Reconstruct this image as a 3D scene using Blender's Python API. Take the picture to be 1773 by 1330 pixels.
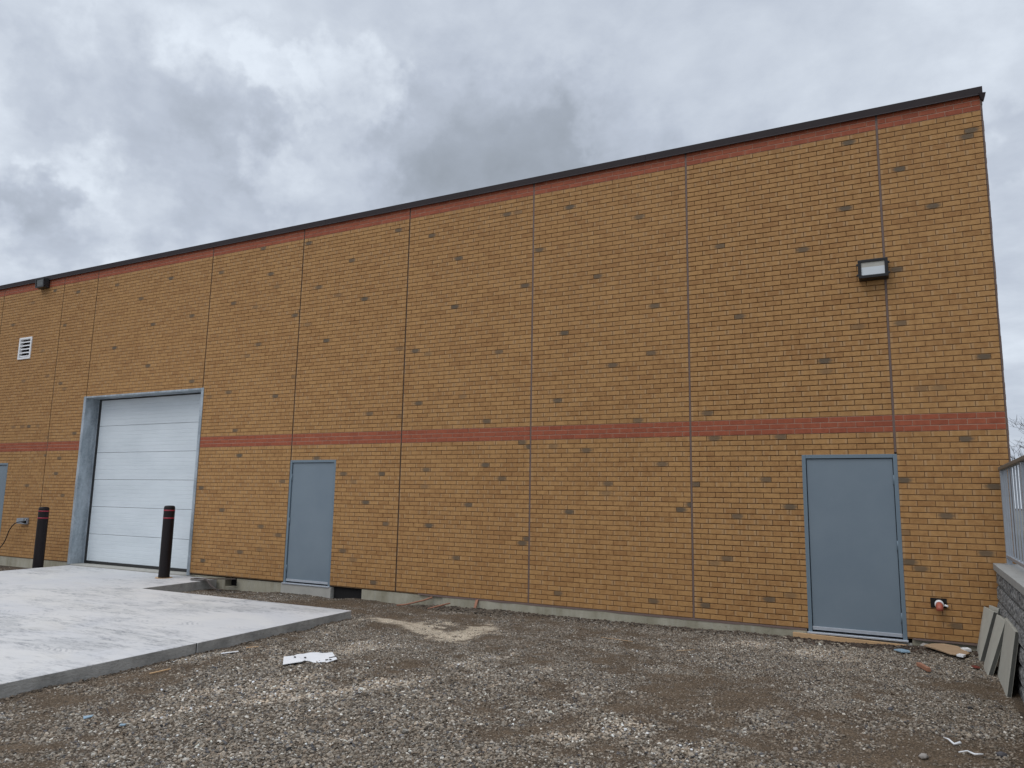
import bpy, bmesh, math, random
import numpy as np
from mathutils import Vector, Matrix
random.seed(7); rng = np.random.default_rng(11)
R = math.radians
S = bpy.context.scene
for o in list(bpy.data.objects): bpy.data.objects.remove(o)
C = S.collection
# ------------------------------------------------------------------ camera
cam = bpy.data.cameras.new("camera"); camo = bpy.data.objects.new("camera", cam); C.objects.link(camo)
RT = Vector((0.88309272, 0.46887017, 0.01755025)); UP = Vector((0.0546357, -0.13990982, 0.98865575)); FW = Vector((-0.46600664, 0.87211582, 0.14917039))
CAM = Vector((5.0013, -9.9701, -1.0507))
m = Matrix((RT, UP, -FW)).transposed().to_4x4(); m.translation = CAM; camo.matrix_world = m
cam.sensor_width = 36; cam.lens = 36 * 1307.83 / 1773; cam.clip_start = 0.05; cam.clip_end = 2000
S.camera = camo
# ------------------------------------------------------------------ sun, exposure
SUN_EL, SUN_AZ = R(52), R(205)      # high behind the cloud, in front of the wall
sun = bpy.data.lights.new("sun", 'SUN'); sun.energy = 0.9; sun.angle = R(35); sun.color = (1, .97, .93)
suno = bpy.data.objects.new("sun", sun); C.objects.link(suno)
sd = Vector((math.sin(SUN_AZ) * math.cos(SUN_EL), math.cos(SUN_AZ) * math.cos(SUN_EL), math.sin(SUN_EL)))
suno.rotation_euler = sd.to_track_quat('Z', 'Y').to_euler()
S.view_settings.view_transform = 'Standard'; S.view_settings.look = 'None'
S.view_settings.exposure = 0.0; S.view_settings.gamma = 1
# ------------------------------------------------------------------ node helper
class N:
    def __init__(s, tree): s.t = tree; s.n = tree.nodes; s.l = tree.links
    def __call__(s, typ, ins=None, **kw):
        nd = s.n.new(typ)
        for k, v in kw.items(): setattr(nd, k, v)
        for k, v in (ins or {}).items(): s.put(nd.inputs[k], v)
        return nd
    def put(s, sock, v):
        if isinstance(v, bpy.types.NodeSocket): s.l.new(v, sock)
        elif isinstance(v, bpy.types.Node): s.l.new(v.outputs[0], sock)
        else:
            if hasattr(sock, 'default_value') and isinstance(v, (tuple, list)) and sock.type == 'RGBA' and len(v) == 3: v = (*v, 1)
            sock.default_value = v
    def math(s, op, a, b=0.0, c=0.0, clamp=False):
        nd = s.n.new('ShaderNodeMath'); nd.operation = op; nd.use_clamp = clamp
        for i, v in enumerate((a, b, c)): s.put(nd.inputs[i], v)
        return nd.outputs[0]
    def vec(s, op, a, b=(0, 0, 0), out=0):
        nd = s.n.new('ShaderNodeVectorMath'); nd.operation = op
        s.put(nd.inputs[0], a); s.put(nd.inputs[1], b)
        return nd.outputs[out]
    def noise(s, v, scale, detail=4, rough=.55, dist=0, out='Fac'):
        nd = s('ShaderNodeTexNoise', {'Vector': v, 'Scale': scale, 'Detail': detail, 'Roughness': rough, 'Distortion': dist})
        return nd.outputs[out]
    def ramp(s, f, lo, hi, a=0., b=1., smooth=True):
        nd = s.n.new('ShaderNodeMapRange'); nd.interpolation_type = 'SMOOTHSTEP' if smooth else 'LINEAR'
        for i, v in enumerate((f, lo, hi, a, b)): s.put(nd.inputs[i], v)
        return nd.outputs[0]
    def mix(s, f, a, b, blend='MIX'):
        nd = s.n.new('ShaderNodeMix'); nd.data_type = 'RGBA'; nd.blend_type = blend
        s.put(nd.inputs[0], f); s.put(nd.inputs[6], a); s.put(nd.inputs[7], b)
        return nd.outputs[2]
    def scale(s, v, xyz):
        return s('ShaderNodeMapping', {'Vector': v, 'Scale': xyz}).outputs[0]
# ------------------------------------------------------------------ world: overcast sky
W = bpy.data.worlds.new("World"); S.world = W; W.use_nodes = True
n = N(W.node_tree); W.node_tree.nodes.clear()
tc = n('ShaderNodeTexCoord').outputs['Generated']
sky = n('ShaderNodeTexSky', sky_type='NISHITA', sun_disc=False, sun_elevation=SUN_EL, sun_rotation=SUN_AZ)
sep = n('ShaderNodeSeparateXYZ', {0: tc})
zc = n.math('MAXIMUM', sep.outputs[2], 0.0)
den = n.math('ADD', zc, 0.22)
pl = n('ShaderNodeCombineXYZ', {0: n.math('DIVIDE', sep.outputs[0], den), 1: n.math('DIVIDE', sep.outputs[1], den), 2: 0.0}).outputs[0]
warp = n.vec('SUBTRACT', n.noise(tc, 5.5, 5, .58, out='Color'), (.5, .5, .5))
warp2 = n.vec('SUBTRACT', n.noise(tc, 22, 4, .6, out='Color'), (.5, .5, .5))
dirw = n.vec('ADD', tc, n.vec('ADD', n.vec('MULTIPLY', warp, (.17, .17, .17)), n.vec('MULTIPLY', warp2, (.12, .12, .12))))
dirw = n.vec('ADD', dirw, tuple(UP * .022 - RT * .028))
dirw = n.vec('NORMALIZE', dirw)
BLOBS = [(-0.493,0.733,0.469,0.100,-0.55),(-0.419,0.794,0.441,0.095,-0.6),(-0.543,0.705,0.456,0.060,-0.35),(-0.471,0.782,0.408,0.095,-0.5),(-0.382,0.818,0.429,0.075,-0.55),(-0.736,0.546,0.4,0.085,-0.75),(-0.705,0.556,0.441,0.038,-0.45),(-0.72,0.519,0.461,0.037,-0.3),(-0.846,0.436,0.305,0.045,-0.95),(-0.846,0.416,0.333,0.026,-0.6),(-0.797,0.453,0.399,0.069,-0.35),(-0.804,0.391,0.448,0.031,-0.4),(-0.724,0.466,0.509,0.053,-0.25),(-0.661,0.544,0.516,0.038,-0.45),(-0.23,0.858,0.459,0.061,-0.2),(-0.192,0.902,0.387,0.061,-0.35),(0.104,0.913,0.395,0.031,-0.5),(-0.591,0.619,0.517,0.04,0.3),(-0.786,0.402,0.469,0.026,0.45),(-0.819,0.446,0.36,0.033,0.45),(-0.811,0.482,0.333,0.052,0.5),(-0.693,0.517,0.502,0.043,0.5),(-0.677,0.634,0.374,0.076,0.35),(-0.679,0.614,0.403,0.03,0.45),(-0.642,0.569,0.514,0.026,0.6),(-0.595,0.624,0.506,0.04,0.5),(-0.338,0.807,0.483,0.042,0.4),(-0.435,0.745,0.506,0.057,0.15),(-0.789,0.543,0.288,0.037,-0.35),(-0.861,0.445,0.248,0.032,-0.25),(0.079,0.95,0.302,0.063,0.1)]
acc = None
for bx_, by_, bz_, rad, amt in BLOBS:
    dt = n.vec('DOT_PRODUCT', dirw, (bx_, by_, bz_), out='Value')
    f = n.ramp(dt, math.cos(rad * 1.7), math.cos(rad * .2), 0, amt)
    acc = f if acc is None else n.math('ADD', acc, f)
base = n.noise(pl, 1.15, 9, .56, .35)
fine = n.noise(pl, 4.5, 8, .6, .25)
v = n.math('ADD', n.ramp(base, .3, .7, .52, .95), n.math('MULTIPLY', n.math('SUBTRACT', fine, .5), .55))
v = n.math('ADD', v, n.math('MULTIPLY', acc, .27))
v = n.math('MINIMUM', n.math('MAXIMUM', v, .0), 1.1)
cr = n('ShaderNodeValToRGB', {0: v}); e = cr.color_ramp
e.elements[0].position = 0; e.elements[0].color = (.315, .352, .402, 1)
e.elements[1].position = 1; e.elements[1].color = (.80, .87, .96, 1)
for p_, c_ in ((.3, (.385, .430, .500, 1)), (.6, (.52, .575, .67, 1)), (.8, (.64, .70, .79, 1))):
    q = e.elements.new(p_); q.color = c_
boost = n.ramp(sep.outputs[2], .58, 1.0, 1.0, 2.4)
ccol = n.vec('SCALE', cr.outputs[0]); n.put(ccol.node.inputs[3], boost)
bg1 = n('ShaderNodeBackground', {0: sky.outputs[0], 1: 0.10})
bg2 = n('ShaderNodeBackground', {0: ccol, 1: 1.0})
mx = n('ShaderNodeMixShader', {0: 0.95, 1: bg1.outputs[0], 2: bg2.outputs[0]})
wo = n('ShaderNodeOutputWorld', {0: mx.outputs[0]})
# ------------------------------------------------------------------ numpy noise
def vnoise(x, y, seed=0):
    x = np.asarray(x, float); y = np.asarray(y, float)
    xi = np.floor(x).astype(np.int64); yi = np.floor(y).astype(np.int64); fx = x - xi; fy = y - yi
    fx = fx * fx * (3 - 2 * fx); fy = fy * fy * (3 - 2 * fy)
    def h(a, b):
        k = (a * 374761393 + b * 668265263 + seed * 982451653) & 0x7fffffff
        k = ((k ^ (k >> 13)) * 1274126177) & 0x7fffffff
        return ((k ^ (k >> 16)) & 0xffff) / 65535.0
    return (h(xi, yi) * (1 - fx) + h(xi + 1, yi) * fx) * (1 - fy) + (h(xi, yi + 1) * (1 - fx) + h(xi + 1, yi + 1) * fx) * fy
def fbm(x, y, seed=0, oct=4):
    s = 0; a = 1; t = 0
    for i in range(oct):
        s = s + a * vnoise(x * 2 ** i + 17.3 * i, y * 2 ** i - 9.1 * i, seed + i); t += a; a *= .5
    return s / t
def sst(v, a, b):
    t = np.clip((v - a) / (b - a), 0, 1); return t * t * (3 - 2 * t)
def blob(x, y, cx, cy, rx, ry, rot=0):
    c, s = math.cos(rot), math.sin(rot); u = ((x - cx) * c + (y - cy) * s) / rx; w = (-(x - cx) * s + (y - cy) * c) / ry
    return np.exp(-(u * u + w * w))
# ------------------------------------------------------------------ materials
MATS = {}
def newmat(name):
    m_ = bpy.data.materials.new(name); m_.use_nodes = True; m_.node_tree.nodes.clear()
    MATS[name] = m_; n_ = N(m_.node_tree)
    b = n_('ShaderNodeBsdfPrincipled'); n_('ShaderNodeOutputMaterial', {0: b.outputs[0]})
    return m_, n_, b
def bump(n_, b, h, strength=.3, dist=.004):
    bp = n_('ShaderNodeBump', {'Strength': strength, 'Distance': dist, 'Height': h}); n_.put(b.inputs['Normal'], bp.outputs[0])
def simple(name, col, rough=.6, metal=0., var=.15, vs=8, bs=60, bd=.0015, bstr=.25, spec=.5):
    m_, n_, b = newmat(name)
    co = n_('ShaderNodeTexCoord').outputs['Object']
    f = n_.noise(co, vs, 6, .6); f2 = n_.noise(co, vs * 9, 4, .6)
    t = n_.math('ADD', n_.math('MULTIPLY', n_.math('SUBTRACT', f, .5), var * 2), n_.math('MULTIPLY', n_.math('SUBTRACT', f2, .5), var))
    sc = n_.math('ADD', t, 1.0)
    vv = n_.vec('SCALE', (0, 0, 0)); n_.put(vv.node.inputs[0], col); n_.put(vv.node.inputs[3], sc)
    n_.put(b.inputs['Base Color'], vv); b.inputs['Roughness'].default_value = rough; b.inputs['Metallic'].default_value = metal
    b.inputs['Specular IOR Level'].default_value = spec
    bump(n_, b, n_.noise(co, bs, 5, .6), bstr, bd)
    return m_
def brickmat(name, A, B, Cc, flashc):
    m_, n_, b = newmat(name)
    co = n_('ShaderNodeTexCoord').outputs['Object']
    at = n_('ShaderNodeAttribute', attribute_name='tone'); sp = n_('ShaderNodeSeparateColor', {0: at.outputs['Color']})
    uv = n_('ShaderNodeUVMap', uv_map='UVMap').outputs[0]; su = n_('ShaderNodeSeparateXYZ', {0: uv})
    tone, fl, rn = sp.outputs[0], sp.outputs[1], sp.outputs[2]
    blotch = n_.noise(n_.scale(co, (1, 1, .8)), 15, 4, .6)
    big = n_.noise(co, 1.1, 4, .6)
    t = n_.math('ADD', n_.math('MULTIPLY', n_.math('POWER', tone, 1.7), .60), n_.math('ADD', n_.math('MULTIPLY', n_.ramp(blotch, .36, .66), .55), n_.math('MULTIPLY', n_.math('SUBTRACT', big, .5), .7)), clamp=True)
    c = n_.mix(t, A, B)
    # paler fired ends
    eu = n_.math('ABSOLUTE', n_.math('SUBTRACT', su.outputs[0], .5))
    em = n_.math('MULTIPLY', n_.ramp(eu, .33, .40), n_.ramp(rn, .35, .8, 0, .55))
    c = n_.mix(em, c, Cc)
    # dark flashing on odd bricks
    cen = n_.math('ADD', n_.math('MULTIPLY', rn, .5), .25)
    du = n_.math('ABSOLUTE', n_.math('SUBTRACT', su.outputs[0], cen))
    fm = n_.math('ADD', n_.math('MULTIPLY', n_.math('SUBTRACT', n_.noise(co, 38, 4, .6), .5), .35), du)
    fm = n_.math('MULTIPLY', n_.ramp(n_.math('ADD', fm, n_.math('MULTIPLY', n_.math('ABSOLUTE', n_.math('SUBTRACT', su.outputs[1], .58)), .28)), .25, .64, 1, 0), fl)
    c = n_.mix(fm, c, flashc)
    n_.put(b.inputs['Base Color'], c); b.inputs['Roughness'].default_value = .72; b.inputs['Specular IOR Level'].default_value = .35
    h = n_.math('ADD', n_.noise(n_.scale(co, (1, 1, .22)), 260, 3, .6), n_.math('MULTIPLY', n_.noise(co, 70, 4, .6), 1.2))
    bump(n_, b, h, .55, .0022)
    return m_
M_BRICK = brickmat('tan_brick', (.440, .242, .090), (.325, .163, .057), (.45, .28, .14), (.122, .090, .058))
M_RED = brickmat('red_brick', (.345, .092, .042), (.265, .067, .031), (.34, .11, .055), (.15, .055, .035))
M_MORT = simple('brown_mortar', (.200, .114, .054), .9, var=.25, vs=6, bs=180, bd=.002)
M_MORTL = simple('pale_mortar', (.42, .27, .20), .9, var=.25, vs=6, bs=180, bd=.002)
M_MORTM = simple('mid_mortar', (.17, .096, .05), .9, var=.3, vs=6, bs=180, bd=.002)
M_CAULK = simple('caulk', (.140, .092, .075), .6, var=.25, vs=5, bs=40, bd=.002)
M_CAULKD = simple('shaded_caulk', (.050, .034, .027), .6, var=.2, vs=5, bs=40, bd=.002)  # same caulk, recess shade of the left joints painted into the colour
M_FLASH = simple('brown_flashing', (.030, .022, .023), .65, .0, spec=.25, var=.2, vs=2, bs=5, bd=.004, bstr=.2)
M_BLACK = simple('black_gap', (.006, .005, .005), .9, var=.3)
M_BLACKP = simple('black_housing', (.014, .013, .013), .4, var=.2)
M_STEEL = simple('grey_paint', (.150, .198, .236), .45, var=.06, vs=3, bs=90, bd=.0006)
M_ALU = simple('aluminium', (.52, .55, .59), .42, .55, var=.15, vs=20, bs=80)
M_RAIL = simple('rail_metal', (.33, .355, .385), .45, .35, var=.2, vs=9, bs=80)
M_RAILT = simple('rail_top', (.17, .16, .14), .5, .2, var=.2, vs=9, bs=80)
M_LENS = simple('lens', (.70, .74, .76), .25, var=.03)
M_LENS2 = simple('lens_upper', (.50, .48, .42), .3, var=.15, vs=14)
M_LENSSH = simple('shaded_lens', (.085, .09, .085), .3, var=.2)  # same lens turned from view, its dimness painted as a dark colour
M_WHITE = simple('white_plastic', (.80, .80, .80), .45, var=.05)
M_TERRA = simple('terracotta', (.36, .085, .05), .5, var=.2, vs=30)
M_WOOD = simple('pale_wood', (.52, .33, .17), .75, var=.22, vs=7, bs=50)
M_STAKE = simple('red_wood', (.32, .15, .09), .8, var=.3, vs=12)
M_CARD = simple('cardboard', (.37, .25, .15), .85, var=.15, vs=9)
M_BLUE = simple('blue_film', (.25, .36, .44), .35, var=.2, vs=40)
M_REDF = simple('red_film', (.17, .03, .02), .6, var=.4, vs=40)
M_BARK = simple('bark', (.045, .038, .035), .9, var=.3)
M_RUST = simple('dark_steel', (.075, .062, .055), .6, .3, var=.4, vs=15)
M_INT = simple('interior', (.05, .05, .05), .9)
M_PAVER = simple('paver_face', (.40, .39, .335), .9, var=.16, vs=7, bs=110, bd=.003, bstr=.5)
M_PAVERD = simple('paver_shaded_edge', (.075, .075, .066), .95, var=.28, vs=18, bs=70, bd=.008, bstr=.8)  # near edge in shade: same concrete, shadow put into a darker colour
M_ROCK = simple('pebble', (.30, .27, .24), .85, var=.3, vs=25, bs=50)
M_ROCKD = simple('dark_pebble', (.09, .085, .09), .8, var=.3, vs=25, bs=50)
# weathered foundation
m_, n_, b = newmat('foundation_concrete'); co = n_('ShaderNodeTexCoord').outputs['Object']; M_FND = m_
f1 = n_.noise(n_.scale(co, (1, 1, .5)), 2.6, 7, .65); f2 = n_.noise(co, 24, 5, .65); st = n_.noise(n_.scale(co, (1, 1, .08)), 14, 5, .6)
c = n_.mix(n_.ramp(f1, .3, .7), (.27, .245, .175), (.43, .40, .315)); c = n_.mix(n_.ramp(st, .5, .75, 0, .5), c, (.42, .41, .35))
c = n_.mix(n_.ramp(f2, .58, .75, 0, .5), c, (.12, .105, .07))
vo = n_('ShaderNodeTexVoronoi', {'Vector': co, 'Scale': 9}).outputs[0]; pit = n_.ramp(vo, .03, .09, 1, 0)
c = n_.mix(n_.math('MULTIPLY', pit, .7), c, (.07, .06, .05))
n_.put(b.inputs['Base Color'], c); b.inputs['Roughness'].default_value = .9
bump(n_, b, n_.math('SUBTRACT', n_.math('ADD', n_.noise(co, 45, 5, .6), n_.math('MULTIPLY', f1, .6)), pit), .6, .006)
# garage sill / door sill
M_SILL = simple('sill_concrete', (.40, .385, .345), .9, var=.22, vs=5, bs=90, bd=.003, bstr=.5)
# slab top
m_, n_, b = newmat('slab_concrete'); co = n_('ShaderNodeTexCoord').outputs['Object']; M_SLAB = m_
a1 = n_.noise(n_.scale(co, (1, 1, 1)), .55, 6, .6, .5); a2 = n_.noise(n_.scale(co, (.7, 2.6, 1)), 3.2, 7, .68, .8); a3 = n_.noise(n_.scale(co, (2.2, 9, 1)), 5.0, 5, .7, .6)
c = n_.mix(n_.ramp(a1, .35, .66), (.55, .545, .545), (.62, .60, .57))
mk = n_.noise(n_.scale(co, (.6, 1.1, 1)), .9, 5, .62, .4)
c = n_.mix(n_.math('MULTIPLY', n_.math('MULTIPLY', n_.ramp(a2, .42, .64), n_.ramp(a3, .40, .60, .05, 1)), n_.ramp(mk, .42, .60, .12, 1)), c, (.20, .205, .22))
c = n_.mix(n_.math('MULTIPLY', n_.ramp(mk, .50, .66), .35), c, (.36, .36, .35))
a4 = n_.noise(n_.scale(co, (.5, 1, 1)), 1.5, 5, .6)
sx_ = n_('ShaderNodeSeparateXYZ', {0: co})
for ang, offs in ((12, (2.6, 4.25)), (58, (-.6, 1.05)), (-38, (5.4, 7.0))):
    ca_, sa_ = math.cos(R(ang)), math.sin(R(ang))
    uu = n_.math('ADD', n_.math('MULTIPLY', sx_.outputs[0], ca_), n_.math('MULTIPLY', sx_.outputs[1], sa_))
    ww = n_.math('ADD', n_.math('MULTIPLY', sx_.outputs[0], -sa_), n_.math('MULTIPLY', sx_.outputs[1], ca_))
    for of in offs:
        dw = n_.math('ABSOLUTE', n_.math('ADD', ww, -of if ang == 58 else of))
        ban = n_.math('SINE', n_.math('MULTIPLY', n_.math('ADD', uu, n_.math('MULTIPLY', dw, .9)), 2 * math.pi / .075))
        mk_ = n_.math('MULTIPLY', n_.ramp(ban, .1, .5), n_.ramp(dw, .09, .13, 1, 0))
        mk_ = n_.math('MULTIPLY', mk_, n_.ramp(n_.noise(co, 2.3, 6, .72), .50, .68, 0, .6))
        c = n_.mix(mk_, c, (.25, .25, .265))
c = n_.mix(n_.ramp(a4, .55, .75, 0, .4), c, (.54, .51, .45))
vo = n_('ShaderNodeTexVoronoi', {'Vector': co, 'Scale': 3.1, 'Randomness': 1.0}).outputs[0]; sp_ = n_.ramp(vo, .018, .035, .85, 0)
c = n_.mix(sp_, c, (.12, .10, .09))
n_.put(b.inputs['Base Color'], c); b.inputs['Roughness'].default_value = .82
bump(n_, b, n_.math('ADD', n_.noise(co, 160, 4, .7), n_.math('MULTIPLY', n_.noise(n_.scale(co, (1, 6, 1)), 9, 5, .6), 2.)), .3, .003)
# slab formed edge
m_, n_, b = newmat('slab_edge_concrete'); co = n_('ShaderNodeTexCoord').outputs['Object']; M_SLABE = m_
a1 = n_.noise(co, 3.0, 7, .68); a2 = n_.noise(n_.scale(co, (1, 1, 2.5)), 22, 6, .7)
c = n_.mix(n_.ramp(a1, .3, .7), (.24, .238, .222), (.43, .42, .39)); c = n_.mix(n_.ramp(a2, .55, .72, 0, .6), c, (.10, .09, .08))
n_.put(b.inputs['Base Color'], c); b.inputs['Roughness'].default_value = .95
bump(n_, b, n_.math('ADD', a2, a1), .8, .012)
# galvanised steel
m_, n_, b = newmat('galvanised'); co = n_('ShaderNodeTexCoord').outputs['Object']; M_GALV = m_
vo = n_('ShaderNodeTexVoronoi', {'Vector': co, 'Scale': 28}); a1 = n_.noise(n_.scale(co, (2, 2, .5)), 2.6, 6, .65)
spc = n_('ShaderNodeSeparateColor', {0: vo.outputs['Color']}).outputs[0]
c = n_.mix(n_.math('ADD', n_.math('MULTIPLY', spc, .3), n_.ramp(a1, .32, .7, 0, .8), clamp=True), (.25, .29, .32), (.50, .55, .59))
n_.put(b.inputs['Base Color'], c); b.inputs['Metallic'].default_value = .45; b.inputs['Roughness'].default_value = .5
bump(n_, b, a1, .1, .004)
# overhead door skin: white, fine horizontal ribs and emboss
m_, n_, b = newmat('white_door_skin'); co = n_('ShaderNodeTexCoord').outputs['Object']; M_GD = m_
a1 = n_.noise(n_.scale(co, (.6, 1, 1.4)), 1.2, 5, .6); a2 = n_.noise(n_.scale(co, (.15, 1, 3)), 12, 4, .6)
c = n_.mix(n_.ramp(a1, .3, .7), (.60, .65, .68), (.67, .72, .75)); c = n_.mix(n_.ramp(a2, .55, .75, 0, .25), c, (.44, .49, .54))
n_.put(b.inputs['Base Color'], c); b.inputs['Roughness'].default_value = .42
bump(n_, b, n_.math('ADD', n_.noise(n_.scale(co, (.2, 1, 1)), 320, 2, .5), a2), .12, .002)
# painted steel door
m_, n_, b = newmat('blue_grey_door_paint'); co = n_('ShaderNodeTexCoord').outputs['Object']; M_DOOR = m_
a1 = n_.noise(co, 1.3, 5, .6); a2 = n_.noise(n_.scale(co, (1, 1, .4)), 9, 5, .65)
c = n_.mix(n_.ramp(a1, .3, .7), (.162, .205, .242), (.184, .228, .264)); c = n_.mix(n_.ramp(a2, .64, .78, 0, .25), c, (.22, .26, .30))
n_.put(b.inputs['Base Color'], c); b.inputs['Roughness'].default_value = .38; b.inputs['Specular IOR Level'].default_value = .45
bump(n_, b, n_.math('ADD', n_.noise(co, 220, 2, .5), n_.math('MULTIPLY', n_.noise(co, 2.2, 3, .5), 5)), .08, .002)
# split-face retaining block
m_, n_, b = newmat('split_face_block'); co = n_('ShaderNodeTexCoord').outputs['Object']; M_BLOCK = m_
a1 = n_.noise(co, 30, 6, .7); a2 = n_.noise(co, 5, 5, .6)
c = n_.mix(n_.ramp(a1, .42, .60), (.055, .057, .060), (.34, .34, .33)); c = n_.mix(n_.ramp(a2, .4, .7, 0, .4), c, (.22, .21, .19))
n_.put(b.inputs['Base Color'], c); b.inputs['Roughness'].default_value = .95
bump(n_, b, a1, .9, .015)
M_CAP = simple('cap_stone', (.30, .295, .275), .92, var=.2, vs=9, bs=120, bd=.003, bstr=.5)
# bollard sleeve
M_BOL = simple('black_sleeve', (.010, .0065, .007), .5, var=.3, vs=4, bs=30, bd=.002, spec=.25)
M_REDT = simple('red_tape', (.30, .012, .03), .4, var=.1)
# ground & gravel
m_, n_, b = newmat('dirt_and_fines'); M_GND = m_
co = n_('ShaderNodeTexCoord').outputs['Object']; at = n_('ShaderNodeAttribute', attribute_name='col').outputs['Color']
g1 = n_.noise(co, 55, 6, .72); g2 = n_('ShaderNodeTexVoronoi', {'Vector': co, 'Scale': 95}); gs = n_('ShaderNodeSeparateColor', {0: g2.outputs['Color']}).outputs[0]
k = n_.math('ADD', n_.ramp(g1, .25, .75, .62, 1.30), n_.math('MULTIPLY', n_.math('SUBTRACT', n_.ramp(gs, .5, 1), .3), .55))
vv = n_.vec('SCALE', (0, 0, 0)); n_.put(vv.node.inputs[0], at); n_.put(vv.node.inputs[3], k)
n_.put(b.inputs['Base Color'], vv); b.inputs['Roughness'].default_value = .95; b.inputs['Specular IOR Level'].default_value = .2
bump(n_, b, n_.math('ADD', n_.math('MULTIPLY', g2.outputs[0], -1.), g1), .9, .010)
m_, n_, b = newmat('crushed_stone'); M_STONE = m_
co = n_('ShaderNodeTexCoord').outputs['Object']; at = n_('ShaderNodeAttribute', attribute_name='col').outputs['Color']
k = n_.ramp(n_.noise(co, 120, 4, .65), .25, .75, .75, 1.25)
vv = n_.vec('SCALE', (0, 0, 0)); n_.put(vv.node.inputs[0], at); n_.put(vv.node.inputs[3], k)
n_.put(b.inputs['Base Color'], vv); b.inputs['Roughness'].default_value = .88; b.inputs['Specular IOR Level'].default_value = .3
M_TERR = simple('terrace_ground', (.16, .15, .12), .95, var=.3, vs=1.5, bs=30, bd=.01)
# ------------------------------------------------------------------ geometry helpers
def link(name, me, mats, parent=None):
    o = bpy.data.objects.new(name, me); C.objects.link(o)
    for mm in (mats if isinstance(mats, (list, tuple)) else [mats]): me.materials.append(mm)
    if parent: o.parent = parent
    return o
def thing(name, label, cat, loc=(0, 0, 0), group=None):
    o = bpy.data.objects.new(name, None); C.objects.link(o); o.location = loc; o.empty_display_size = .2
    o['label'] = label; o['category'] = cat
    if group: o['group'] = group
    return o
def tag(o, label, cat, group=None):
    o['label'] = label; o['category'] = cat
    if group: o['group'] = group
    return o
class MB:
    """collects boxes / prisms / tubes in parent-local metres and links them as one mesh"""
    def __init__(s): s.v = []; s.f = []; s.mi = []; s.sm = []
    def add(s, vs, fs, mi=0, smooth=False):
        k = len(s.v); s.v += [tuple(p) for p in vs]; s.f += [tuple(i + k for i in f) for f in fs]; s.mi += [mi] * len(fs); s.sm += [smooth] * len(fs); return s
    def box(s, x0, x1, y0, y1, z0, z1, mi=0):
        return s.add([(x0, y0, z0), (x1, y0, z0), (x1, y1, z0), (x0, y1, z0), (x0, y0, z1), (x1, y0, z1), (x1, y1, z1), (x0, y1, z1)],
                     [(0, 3, 2, 1), (4, 5, 6, 7), (0, 1, 5, 4), (1, 2, 6, 5), (2, 3, 7, 6), (3, 0, 4, 7)], mi)
    def tube(s, pts, rad, seg=10, mi=0, caps=True):
        pts = [Vector(p) for p in pts]; rr = rad if isinstance(rad, (list, tuple)) else [rad] * len(pts); vs = []; fs = []
        for i, p in enumerate(pts):
            d = (pts[min(i + 1, len(pts) - 1)] - pts[max(i - 1, 0)]).normalized()
            a = d.orthogonal().normalized() if i == 0 else (a - d * a.dot(d)).normalized()
            bb = d.cross(a)
            for j in range(seg):
                t = 2 * math.pi * j / seg; vs.append(p + (a * math.cos(t) + bb * math.sin(t)) * rr[i])
        for i in range(len(pts) - 1):
            for j in range(seg):
                j2 = (j + 1) % seg; fs.append((i * seg + j, i * seg + j2, (i + 1) * seg + j2, (i + 1) * seg + j))
        if caps: fs.append(tuple(range(seg))[::-1]); fs.append(tuple(range((len(pts) - 1) * seg, len(pts) * seg)))
        return s.add(vs, fs, mi, True)
    def prism(s, poly, z0, z1, mi=0, mside=None):
        k = len(poly); vs = [(x, y, z0 if not callable(z0) else z0(x, y)) for x, y in poly] + [(x, y, z1 if not callable(z1) else z1(x, y)) for x, y in poly]
        s.add(vs, [tuple(range(k))[::-1]], mi if mside is None else mside); kk = len(s.v) - len(vs)
        s.f.append(tuple(kk + k + i for i in range(k))); s.mi.append(mi); s.sm.append(False)
        for i in range(k):
            j = (i + 1) % k; s.f.append((kk + i, kk + j, kk + k + j, kk + k + i)); s.mi.append(mi if mside is None else mside); s.sm.append(False)
        return s
    def build(s, name, mats, parent=None, bevel=0, seg=2, M=None, angle=35):
        me = bpy.data.meshes.new(name); me.from_pydata(s.v, [], s.f); me.polygons.foreach_set('material_index', s.mi); me.polygons.foreach_set('use_smooth', s.sm)
        if bevel:
            bm = bmesh.new(); bm.from_mesh(me); bmesh.ops.recalc_face_normals(bm, faces=bm.faces)
            es = [e_ for e_ in bm.edges if len(e_.link_faces) == 2 and e_.calc_face_angle(0) > R(angle)]
            bmesh.ops.bevel(bm, geom=es, offset=bevel, segments=seg, affect='EDGES', profile=.5); bm.to_mesh(me); bm.free()
        if M: me.transform(M)
        me.update(); return link(name, me, mats, parent)
def np_mesh(name, V, F, mats, parent=None, col=None, colname='col', uv=None, mi=None, smooth=False):
    """V (n,3); F (m,k) constant k; col per vertex (n,3) ; uv per corner"""
    me = bpy.data.meshes.new(name); k = F.shape[1]
    me.vertices.add(len(V)); me.vertices.foreach_set('co', V.astype(np.float32).ravel())
    me.loops.add(F.size); me.loops.foreach_set('vertex_index', F.astype(np.int32).ravel())
    me.polygons.add(len(F)); me.polygons.foreach_set('loop_start', np.arange(0, F.size, k, dtype=np.int32))
    if mi is not None: me.polygons.foreach_set('material_index', mi.astype(np.int32))
    me.polygons.foreach_set('use_smooth', np.full(len(F), smooth))
    me.update(calc_edges=True); me.validate()
    if col is not None:
        a = me.color_attributes.new(colname, 'FLOAT_COLOR', 'POINT'); a.data.foreach_set('color', np.concatenate([col, np.ones((len(col), 1))], 1).astype(np.float32).ravel())
    if uv is not None:
        u = me.uv_layers.new(name='UVMap'); u.data.foreach_set('uv', uv.astype(np.float32).ravel())
    return link(name, me, mats, parent)
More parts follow.
